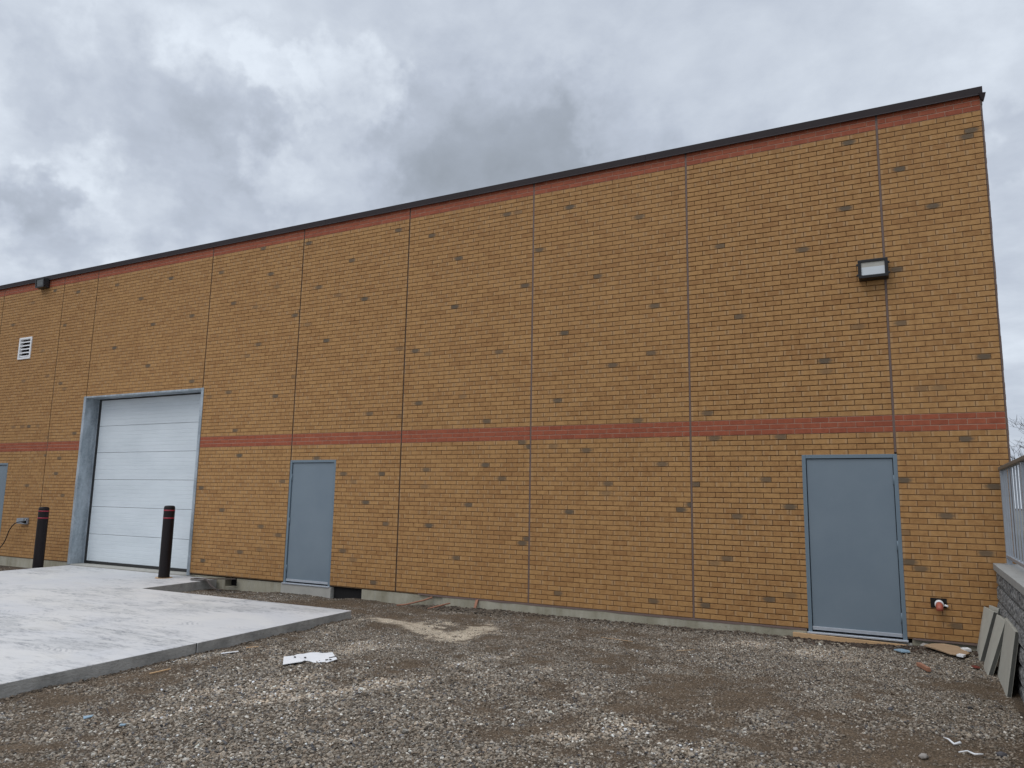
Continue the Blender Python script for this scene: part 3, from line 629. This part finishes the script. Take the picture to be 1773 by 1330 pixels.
# louvred vent
v_ = MB(); x0, x1, z0, z1 = -13.515, -13.02, 1.955, 2.475; t = .045
v_.box(x0, x0 + t, -.02, .06, z0, z1).box(x1 - t, x1, -.02, .06, z0, z1).box(x0 + t, x1 - t, -.02, .06, z1 - t, z1).box(x0 + t, x1 - t, -.02, .06, z0, z0 + t)
vent = v_.build('louvred_vent', M_WHITE, BLD, bevel=.003)
MB().box(x0 + .01, x1 - .01, .07, .09, z0 + .01, z1 - .01).build('vent_backing', M_BLACK, vent)
for i in range(5):
    zz = z0 + t + .01 + i * .084
    MB().add([(x0 + t, -.012, zz), (x1 - t, -.012, zz), (x1 - t, .05, zz + .05), (x0 + t, .05, zz + .05), (x0 + t, -.012, zz + .016), (x1 - t, -.012, zz + .016), (x1 - t, .05, zz + .056), (x0 + t, .05, zz + .056)],
             [(0, 3, 2, 1), (4, 5, 6, 7), (0, 1, 5, 4), (2, 3, 7, 6)]).build('slat', M_WHITE, vent)
# ------------------------------------------------------------------ wall lights
def wall_light(x, z, label, lens=None, refl=None):
    r = thing('wall_light', label, 'wall light', (x, 0, z), 'black wall lights on the brick facade')
    h = MB().box(-.165, .165, -.05, -.002, -.115, .115)
    h.add([(-.165, -.0505, -.115), (.165, -.0505, -.115), (.165, -.0505, .115), (-.165, -.0505, .115), (-.155, -.125, -.105), (.155, -.125, -.105), (.155, -.145, .108), (-.155, -.145, .108)],
          [(0, 1, 2, 3), (4, 7, 6, 5), (0, 4, 5, 1), (1, 5, 6, 2), (2, 6, 7, 3), (3, 7, 4, 0)])
    ho = h.build('housing', M_BLACKP, r, bevel=.006)
    fr = MB()
    def q(u, w, d=0): # point on sloped front
        return (u, -.125 - (w + .105) / .213 * .020 - d, w)
    for a_, b_, c_, d_ in ((-.165, .165, .078, .112), (-.165, .165, -.112, -.078), (-.165, -.128, -.078, .078), (.128, .165, -.078, .078)):
        pts = [q(a_, c_), q(b_, c_), q(b_, d_), q(a_, d_), q(a_, c_, .018), q(b_, c_, .018), q(b_, d_, .018), q(a_, d_, .018)]
        fr.add(pts, [(0, 3, 2, 1), (4, 5, 6, 7), (0, 1, 5, 4), (1, 2, 6, 5), (2, 3, 7, 6), (3, 0, 4, 7)])
    for sx in (-1, 1):
        for wz in (-.07, .06):
            fr.box(sx * .172 - .012, sx * .172 + .012, -.14, -.115, wz - .012, wz + .012)
    fr.build('frame', M_BLACKP, r, bevel=.003)
    MB().add([q(-.128, -.078, .006), q(.128, -.078, .006), q(.128, .02, .006), q(-.128, .02, .006)], [(0, 1, 2, 3)]).build('lens', lens or M_LENS, r)
    MB().add([q(-.128, .02, .006), q(.128, .02, .006), q(.128, .078, .006), q(-.128, .078, .006)], [(0, 1, 2, 3)]).build('reflector', refl or M_LENS2, r)
    return r
wall_light(4.675, 1.778, 'black rectangular wall light above the right door, glass facing out')
wl = wall_light(-12.73, 3.70, 'small black wall light under the roof edge above the white vent', M_LENSSH, M_LENSSH)
# ------------------------------------------------------------------ electrical outlet and cable
ob = thing('outlet_box', 'weatherproof outlet box with its cover flipped open and a cable plugged in', 'outlet', (-12.42, 0, -1.74))
MB().box(-.06, .06, -.045, -.002, -.075, .065).build('box', M_RAIL, ob, bevel=.005)
MB().box(-.045, .045, -.049, -.0455, -.055, .05).build('socket_plate', M_BLACKP, ob)
MB().add([(-.065, -.048, -.07), (-.065, -.048, .065), (-.24, -.10, .055), (-.24, -.10, -.06), (-.065, -.042, -.07), (-.065, -.042, .065), (-.24, -.094, .055), (-.24, -.094, -.06)],
         [(0, 1, 2, 3), (4, 7, 6, 5), (0, 4, 5, 1), (1, 5, 6, 2), (2, 6, 7, 3), (3, 7, 4, 0)]).build('cover', M_RAIL, ob, bevel=.003)
MB().box(-.012, .012, -.052, -.0495, .01, .035).build('switch', M_WHITE, ob)
cb = MB(); pts = []
P0 = [(-12.40, -.05, -1.76), (-12.42, -.13, -1.755), (-12.60, -.16, -1.80), (-12.78, -.16, -1.95), (-12.90, -.15, -2.15), (-13.08, -.14, -2.33), (-13.35, -.16, -2.48), (-13.7, -.20, -2.58), (-14.2, -.3, -2.66), (-15.2, -.35, -2.70)]
for i in range(len(P0) - 1):
    p0, p1, p2, p3 = [Vector(P0[max(0, min(len(P0) - 1, i + d_))]) for d_ in (-1, 0, 1, 2)]
    for s_ in range(6):
        t = s_ / 6; pts.append(.5 * ((2 * p1) + (-p0 + p2) * t + (2 * p0 - 5 * p1 + 4 * p2 - p3) * t * t + (-p0 + 3 * p1 - 3 * p2 + p3) * t ** 3))
cb.tube(pts, .0105, 8); cb.tube([(-12.40, -.049, -1.76), (-12.41, -.12, -1.757)], .022, 10)
tag(cb.build('power_cable', M_BLACKP), 'thick black cable drooping from the outlet box to the ground', 'cable')
# ------------------------------------------------------------------ bollards
def bollard(x, y, zt, zb, label):
    r = thing('bollard', label, 'bollard', (x, y, zb), 'black bollards guarding the overhead door')
    h = zt - zb; rr = .098; pts = [(0, 0, 0), (0, 0, .01), (0, 0, h - .05), (0, 0, h - .03), (0, 0, h - .012), (0, 0, h - .003), (0, 0, h)]
    MB().tube(pts, [rr, rr, rr, rr * .97, rr * .88, rr * .7, rr * .3], 32).build('post', M_BOL, r)
    for dz in (.10, .24):
        MB().tube([(0, 0, h - dz), (0, 0, h - dz + .022)], rr + .0015, 32).build('stripe', M_REDT, r)
    return r
bollard(-7.27, -.40, -1.30, -2.62, 'black bollard with two red stripes standing in front of the white overhead door')
bollard(-10.97, -.52, -1.40, -2.80, 'black bollard with two red stripes at the slab edge left of the overhead door')
MB().tube([(-7.27, -.40, -2.606), (-7.27, -.40, -2.602)], .15, 24).build('grout_patch', M_WOOD)
bpy.data.objects['grout_patch']['label'] = 'thin tan grout stain around the foot of the right bollard'; bpy.data.objects['grout_patch']['category'] = 'stain'
# ------------------------------------------------------------------ pipe stub
hb = thing('pipe_outlet', 'small white pipe collar with a red brown spout low on the brick wall', 'pipe', (5.15, 0, -2.14))
MB().box(-.085, .075, -.0055, .006, -.045, .062).build('wall_hole', M_BLACK, hb)
MB().tube([(0, -.004, 0), (0, -.05, -.002), (0, -.06, -.003)], [.046, .046, .038], 20).build('collar', M_WHITE, hb)
MB().tube([(.0, -.055, -.004), (0, -.10, -.012), (0, -.125, -.04), (0, -.128, -.062)], [.036, .037, .036, .034], 16).build('spout', M_TERRA, hb)
MB().tube([(.05, -.02, -.01), (.085, -.03, -.02)], .012, 8).build('lever', M_WHITE, hb)
# ------------------------------------------------------------------ retaining wall, cap, railing, terrace
RW = thing('retaining_wall', 'grey split face block retaining wall with cap stones at the right edge', 'retaining wall', (5.7, 0, -2.7))
def rough_block(mb, x0, x1, y0, y1, z0, z1):
    ny_ = max(3, int((y1 - y0) / .035)); nz_ = 5; vs = []; fs = []
    for i in range(ny_ + 1):
        for j in range(nz_ + 1):
            y = y0 + (y1 - y0) * i / ny_; z = z0 + (z1 - z0) * j / nz_
            ed = min(i, ny_ - i, j, nz_ - j); d_ = .012 if ed == 0 else random.uniform(-.006, .002)
            vs.append((x0 + d_, y, z))
    for i in range(ny_):
        for j in range(nz_):
            a_ = i * (nz_ + 1) + j; fs.append((a_, a_ + 1, a_ + nz_ + 2, a_ + nz_ + 1))
    mb.add(vs, fs)
    mb.box(x0 + .013, x1, y0 + .001, y1 - .001, z0, z1)
zc_ = -1.738
for r in range(7):
    mb = MB(); z1 = zc_ - r * .165; z0 = z1 - .157; xf = .012 - .005 * r; y = .0 - (.0 if r % 2 else .22)
    first = True; yy = -.003
    while yy > -12:
        L = .445 if not (first and r % 2) else .22
        rough_block(mb, xf, .30, yy - L, yy - .004, z0 + 2.7, z1 + 2.7); yy -= L; first = False
    mb.build('block_course', M_BLOCK, RW)
mb = MB(); yy = -.003
while yy > -12:
    mb.box(-.012 + random.uniform(-.002, .002), .29, yy - .45, yy - .004, zc_ + 2.702, -1.663 + 2.7 + random.uniform(-.001, .001)); yy -= .453
mb.build('cap_stones', M_CAP, RW, bevel=.006)
tr = MB().box(6.0, 150, -12, 0, -3.2, -1.70).box(5.94, 150, 0, 150, -3.2, -1.702).build('terrain', M_TERR); tr['kind'] = 'structure'
RL = thing('railing', 'grey metal picket railing standing on the retaining wall cap', 'railing', (5.835, 0, -1.663))
MB().box(-.032, .032, -6.0, -.02, 1.005, 1.045).build('top_rail', M_RAILT, RL, bevel=.008)
MB().box(-.020, .020, -6.0, -.02, .065, .10).build('bottom_rail', M_RAIL, RL, bevel=.003)
y = -.035; pk = None; i = 0
while y > -5.95:
    if pk is None: pk = MB().box(-.008, .008, -.008, .008, .10, 1.005).build('picket', M_RAIL, RL, bevel=.002, seg=1)
    else: c2 = pk.copy(); C.objects.link(c2); c2.parent = RL; c2.location = (0, y + .035, 0)
    if pk.location.y == 0 and i == 0: pk.data.transform(Matrix.Translation((0, -.035, 0)))
    y -= .24; i += 1
po = None
for y in (-.12, -2.0, -3.9, -5.8):
    o = MB().box(-.025, .025, y - .025, y + .025, .0, 1.004).box(-.045, .045, y - .045, y + .045, .0, .008).build('post', M_RAIL, RL, bevel=.003)
# ------------------------------------------------------------------ leaning pavers
def paver(yb0, yb1, xb, yt0, yt1, xt, xtf, zt, zb, th, label):
    """broad face faces -x; bottom edge from yb0 (near) to yb1 (far)"""
    A = Vector((xb, yb0, zb)); B = Vector((xb - .003, yb1, zb)); Tn = Vector((xt, yt0, zt)); Tf = Vector((xtf, yt1, zt))
    nrm = (B - A).cross(Tn - A).normalized()
    if nrm.x < 0: nrm = -nrm
    vs = [A, B, Tf, Tn] + [p + nrm * th for p in (A, B, Tf, Tn)]
    mb = MB(); mb.add(vs, [(0, 3, 2, 1)], 0); k = len(mb.v) - 8
    for f in [(4, 5, 6, 7), (1, 2, 6, 5), (2, 3, 7, 6), (0, 1, 5, 4)]: mb.f.append(f); mb.mi.append(0); mb.sm.append(False)
    mb.f.append((0, 4, 7, 3)); mb.mi.append(1); mb.sm.append(False)
    o = mb.build('concrete_slab', [M_PAVER, M_PAVERD], bevel=.004); o['label'] = label; o['category'] = 'concrete slab'; o['group'] = 'concrete slabs leaning on the retaining wall'
    return o
paver(-2.00, -1.12, 5.572, -2.00, -1.10, 5.676, 5.678, -2.105, -2.69, .036, 'nearest leaning concrete slab, the one closest to the photo bottom')
paver(-1.20, -.72, 5.482, -1.19, -.72, 5.672, 5.640, -2.122, -2.69, .040, 'middle leaning concrete slab, sloping behind the nearest slab')
paver(-.47, -.03, 5.462, -.46, -.03, 5.632, 5.574, -2.128, -2.69, .045, 'leaning concrete slab nearest the brick wall, in front of another')
paver(-.36, -.03, 5.56, -.30, -.02, 5.688, 5.624, -2.11, -2.69, .035, 'hidden concrete slab, only its top shows behind the one nearest the brick')
# ------------------------------------------------------------------ bare tree beyond
TR = thing('bare_tree', 'leafless tree with fine twigs beyond the railing', 'tree', (10.35, 30, -1.9))
tk = MB(); cr_ = MB()
tk.tube([(0, 0, 0), (.03, 0, .9), (-.02, .05, 1.8)], [.13, .10, .085], 10)
def grow(p, d, L, r, lvl):
    q = p; pts = [p]; rad = [r]
    for s_ in range(4):
        d = (d + Vector((random.gauss(0, .12), random.gauss(0, .12), random.gauss(0.03, .08)))).normalized(); q = q + d * L / 4; pts.append(q); rad.append(r * (1 - .5 * (s_ + 1) / 4))
    (tk if lvl < 2 else cr_).tube(pts, rad, 5 if lvl else 7, caps=False)
    if lvl < 4:
        for i in range(3):
            j = random.choice((1, 2, 3, 4)); dd = (d + Vector((random.gauss(0, .55), random.gauss(0, .55), random.gauss(.12, .3)))).normalized()
            grow(pts[j], dd, L * random.uniform(.55, .78), max(rad[j] * .6, .006), lvl + 1)
for i in range(7):
    a_ = i * 2 * math.pi / 7 + .3; grow(Vector((-.02, .05, 1.2 + .09 * i)), Vector((math.cos(a_) * .75, math.sin(a_) * .75, .75)).normalized(), 1.45, .035, 0)
for i in range(3):
    grow(Vector((-.02, .05, 1.8)), Vector((random.gauss(0, .25), random.gauss(0, .25), 1)).normalized(), 1.6, .07, 0)
tk.build('trunk', M_BARK, TR); cr_.build('crown', M_BARK, TR)
# ------------------------------------------------------------------ loose things on the ground
def G(x, y): return float(gz(x, y))
def flat(name, pts, mats, label, cat, th=.006, lift=.012, wav=.006, parent=None, holes=None):
    """thin sheet lying on the ground with thickness and a slight buckle"""
    mb = MB(); k = len(pts)
    zz = [max(G(x, y), float(gz0(x, y))) + lift + random.uniform(0, wav) for x, y in pts]
    vs = [(x, y, z_) for (x, y), z_ in zip(pts, zz)] + [(x, y, z_ + th) for (x, y), z_ in zip(pts, zz)]
    fs = [tuple(range(k))[::-1], tuple(range(k, 2 * k))] + [(i, (i + 1) % k, k + (i + 1) % k, k + i) for i in range(k)]
    mb.add(vs, fs); o = mb.build(name, mats); o['label'] = label; o['category'] = cat; return o
# white perforated plate near the slab
ax = Vector((.33, .42, 0)); up_ = Vector((-.30, .28, 0)); og = Vector((-.72, -4.04, G(-.7, -3.85) + .018))
mb = MB(); 
outline = [(0, 0), (.03, -.02), (.35, .06), (.40, .22), (.50, .22), (.58, .10), (.78, .10), (.80, .02), (1.0, .06), (1.0, .32), (.86, .34), (.88, .45), (.99, .46), (.98, .95), (.78, .93), (.70, 1.04), (.55, 1.08), (.42, .98), (.30, .98), (.24, .82), (.04, .80)]
vs = []
for u, w in outline: vs.append(og + ax * u * 1.02 + up_ * w + Vector((0, 0, .018 * math.sin(u * 7) * (1 - w) + .012 * w)))
k = len(vs); mb.add(vs + [p + Vector((0, 0, .004)) for p in vs], [tuple(range(k))[::-1], tuple(range(k, 2 * k))] + [(i, (i + 1) % k, k + (i + 1) % k, k + i) for i in range(k)])
pt = mb.build('perforated_plate', M_WHITE); bm = bmesh.new(); bm.from_mesh(pt.data); bmesh.ops.triangulate(bm, faces=[f for f in bm.faces if len(f.verts) > 4]); bmesh.ops.recalc_face_normals(bm, faces=bm.faces); bm.to_mesh(pt.data); bm.free()
tag(pt, 'white cut out plate with small holes lying on the gravel beside the slab', 'plate')
for u, w, du in ((.24, .62, .018), (.43, .55, .02), (.64, .42, .028), (.90, .70, .022), (.84, .24, .05), (.90, .16, .04)):
    c_ = og + ax * u * 1.02 + up_ * w + Vector((0, 0, .018 * math.sin(u * 7) * (1 - w) + .012 * w + .0048)); a_ = ax * du; b_ = up_ * .07
    MB().add([c_ - a_ - b_, c_ + a_ - b_, c_ + a_ + b_, c_ - a_ + b_], [(0, 1, 2, 3)]).build('hole', M_BLACK, pt)
def stick(p0, p1, w, t, mat, label, name='wood_stick', cat='stick', lift=.012):
    p0 = Vector((p0[0], p0[1], G(*p0) + lift)); p1 = Vector((p1[0], p1[1], G(*p1) + lift + .006)); d = (p1 - p0); L = d.length; d.normalize(); s_ = d.cross(Vector((0, 0, 1))).normalized() * w; u_ = Vector((0, 0, t))
    mb = MB(); vs = [p0 - s_, p0 + s_, p1 + s_ * .8, p1 - s_ * .7]; vs += [p + u_ for p in vs]
    mb.add(vs, [(0, 3, 2, 1), (4, 5, 6, 7), (0, 1, 5, 4), (1, 2, 6, 5), (2, 3, 7, 6), (3, 0, 4, 7)]); return tag(mb.build(name, mat, bevel=.0015, seg=1), label, cat)
stick((-1.65, -4.85), (-1.62, -4.64), .010, .010, M_WOOD, 'pale wood splinter lying on gravel beside the slab edge')
stick((-1.76, -3.90), (-1.67, -3.74), .018, .006, M_WHITE, 'white scrap strip at the foot of the slab edge', 'plastic_strip', 'strip')
stick((-1.76, -3.55), (-1.66, -3.46), .008, .008, M_WOOD, 'short pale wood chip beside the white scrap at the slab edge')
stick((-.96, -5.76), (-.74, -5.89), .004, .005, M_BARK, 'thin dark twig lying on the gravel at lower left', 'twig', 'twig')
stick((.19, -5.65), (.47, -5.82), .004, .005, M_BARK, 'thin dark twig on pale gravel right of the other twig', 'twig', 'twig')
stick((1.55, -1.12), (1.98, -1.22), .004, .004, M_WOOD, 'long thin pale lath on the dirt in the middle of the yard')
stick((2.57, -1.48), (2.76, -1.43), .004, .004, M_WOOD, 'short thin pale lath on the dirt, the one nearer the right door')
flat('cardboard_piece', [(4.97, -.24), (5.06, -.12), (5.17, -.13), (5.30, -.17), (5.40, -.33), (5.33, -.46), (5.22, -.44), (5.08, -.33)], M_CARD, 'torn brown cardboard on the ground below the red pipe spout', 'cardboard', .008, .03, .02)
flat('styrofoam_chip', [(5.27, -.50), (5.33, -.53), (5.355, -.47), (5.30, -.44)], M_WHITE, 'flat white foam chip on the lower edge of the cardboard', 'foam chip', .02, .035)
flat('styrofoam_chip', [(5.32, -.24), (5.36, -.28), (5.42, -.24), (5.39, -.19), (5.35, -.21)], M_WHITE, 'white foam chip between the cardboard and the leaning slabs', 'foam chip', .025, .03)
flat('plastic_wrapper', [(4.68, -.40), (4.75, -.33), (4.83, -.38), (4.84, -.45), (4.76, -.47)], M_BLUE, 'crumpled light blue plastic scrap on gravel before the right door', 'wrapper', .01, .012, .015)
flat('plastic_wrapper', [(-.88, -6.01), (-.84, -5.95), (-.80, -5.99), (-.83, -6.04)], M_BLUE, 'blue plastic scrap on gravel at lower left', 'wrapper', .006, .012, .008)
flat('plastic_wrapper', [(-.40, -6.03), (-.37, -6.00), (-.35, -6.03), (-.37, -6.06)], M_BLUE, 'tiny blue plastic scrap right of the dark twig at lower left', 'wrapper', .006, .012, .008)
stick((4.92, -1.12), (5.01, -1.36), .022, .035, M_STAKE, 'brown wood offcut on the gravel before the leaning slabs', 'wood_offcut', 'offcut')
flat('tarp_scrap', [(5.38, -.87), (5.42, -.83), (5.46, -.87), (5.45, -.93), (5.41, -.93)], M_REDF, 'dark red plastic scrap under the middle leaning slab', 'scrap', .006, .006, .014)
cv = MB(); cv.tube([(5.07, -3.56, G(5.07, -3.56) + .02), (5.10, -3.62, G(5.1, -3.62) + .024), (5.13, -3.68, G(5.13, -3.68) + .014), (5.17, -3.66, G(5.17, -3.66) + .02)], [.004, .006, .008, .012], 6); tag(cv.build('plastic_strip', M_WHITE), 'curled white strip on dirt above the long wavy strip', 'strip')
cv = MB(); cv.tube([(5.15, -3.88, G(5.15, -3.88) + .02), (5.20, -3.83, G(5.2, -3.83) + .024), (5.24, -3.87, G(5.24, -3.87) + .02), (5.29, -3.86, G(5.29, -3.86) + .022)], [.004, .005, .007, .005], 6); tag(cv.build('plastic_strip', M_WHITE), 'long wavy white strip between the two round pebbles', 'strip')
def rock(x, y, s_, mat, label):
    v0, f0 = ico(); bm = bmesh.new(); vs = [bm.verts.new(Vector(p) * s_ * random.uniform(.85, 1.12)) for p in v0]; [bm.faces.new([vs[i] for i in f]) for f in f0]
    bmesh.ops.subdivide_edges(bm, edges=bm.edges, cuts=2, use_grid_fill=True, smooth=.9); me = bpy.data.meshes.new('rock'); bm.to_mesh(me); bm.free()
    for p in me.polygons: p.use_smooth = True
    o = link('rock', me, mat); o.scale = (1.15, .9, .7); o.location = (x, y, G(x, y) + s_ * .4); o.rotation_euler = (0, 0, random.uniform(0, 6)); tag(o, label, 'rock')
rock(4.945, -4.03, .034, M_ROCK, 'smooth tan pebble near the bottom edge left of the white strip')
rock(5.397, -3.80, .032, M_ROCKD, 'dark pebble with pale top at the lower right')
rock(4.98, -.06, .05, M_ROCK, 'brown rock against the wall at the end of the board')
rock(4.72, -2.95, .022, M_ROCKD, 'small dark stone alone on the gravel below the right door')
rock(4.17, -4.2, .022, M_ROCK, 'pale small stone on brown gravel at lower centre right')
# board under the right door, stake, rubble at foundation
mb = MB().box(3.70, 4.93, -.060, -.022, -2.70, -2.598); o = mb.build('wooden_board', M_WOOD, bevel=.003); tag(o, 'pale timber board laid on edge below the right door', 'board'); o.rotation_euler = (0, R(1.2), 0); o.location = (-.055, 0, .09)
mb = MB(); mb.add([(-.875, -.10, -2.72), (-.835, -.10, -2.72), (-.83, -.02, -2.545), (-.87, -.02, -2.545), (-.875, -.075, -2.72), (-.835, -.075, -2.72), (-.83, .0, -2.545), (-.87, .0, -2.545)], [(0, 1, 2, 3), (4, 7, 6, 5), (0, 4, 5, 1), (1, 5, 6, 2), (2, 6, 7, 3), (3, 7, 4, 0)])
tag(mb.build('wooden_stake', M_STAKE, bevel=.003), 'short reddish wooden stake leaning against the foundation', 'stake').location = (.02, -.02, 0)
def bar(p0, p1, r, mat, label, name, cat):
    mb = MB(); mb.tube([p0, p1], r, 6); return tag(mb.build(name, mat), label, cat)
mb = MB(); mb.tube([(-1.62, -.035, -2.57), (-1.75, -.07, -2.62), (-2.0, -.16, -2.69), (-2.15, -.22, -2.71)], [.014, .013, .012, .009], 6); tag(mb.build('bent_bar', M_STAKE), 'bent brown bar sloping from the wall foot to the dirt', 'bar')
mb = MB(); mb.tube([(-1.25, -.10, -2.62), (-1.42, -.22, -2.67), (-1.52, -.30, -2.70)], [.010, .012, .008], 6); tag(mb.build('broken_stick', M_STAKE), 'brown broken stick poking from the dirt by the foundation', 'stick')
# steel angle with hanging strap at the slab corner
an = thing('steel_angle', 'dark rusty steel angle lying on the slab corner with a strap hanging down', 'steel scrap', (-6.4, -.2, -2.6))
MB().add([(-.12, -.24, .012), (.62, .14, .03), (.50, .20, .03), (-.22, -.14, .014), (-.12, -.24, .020), (.62, .14, .038), (.50, .20, .038), (-.22, -.14, .022)], [(0, 1, 5, 4), (4, 5, 6, 7), (1, 2, 6, 5), (2, 3, 7, 6), (3, 0, 4, 7), (0, 3, 2, 1)]).build('angle_plate', M_RUST, an, bevel=.002)
mb = MB(); sp0 = [(-.05, -.19, .03), (.12, -.14, .025), (.22, -.13, -.02), (.30, -.14, -.08), (.42, -.13, -.13), (.52, -.10, -.15)]
for i in range(len(sp0) - 1):
    a_, b_ = Vector(sp0[i]), Vector(sp0[i + 1]); w_ = Vector((0, .014, 0)) + Vector((.012, 0, 0)); h_ = Vector((0, 0, .012))
    mb.add([a_ - w_, a_ + w_, b_ + w_, b_ - w_, a_ - w_ + h_, a_ + w_ + h_, b_ + w_ + h_, b_ - w_ + h_], [(0, 3, 2, 1), (4, 5, 6, 7), (0, 1, 5, 4), (1, 2, 6, 5), (2, 3, 7, 6), (3, 0, 4, 7)])
mb.build('strap', M_RUST, an)
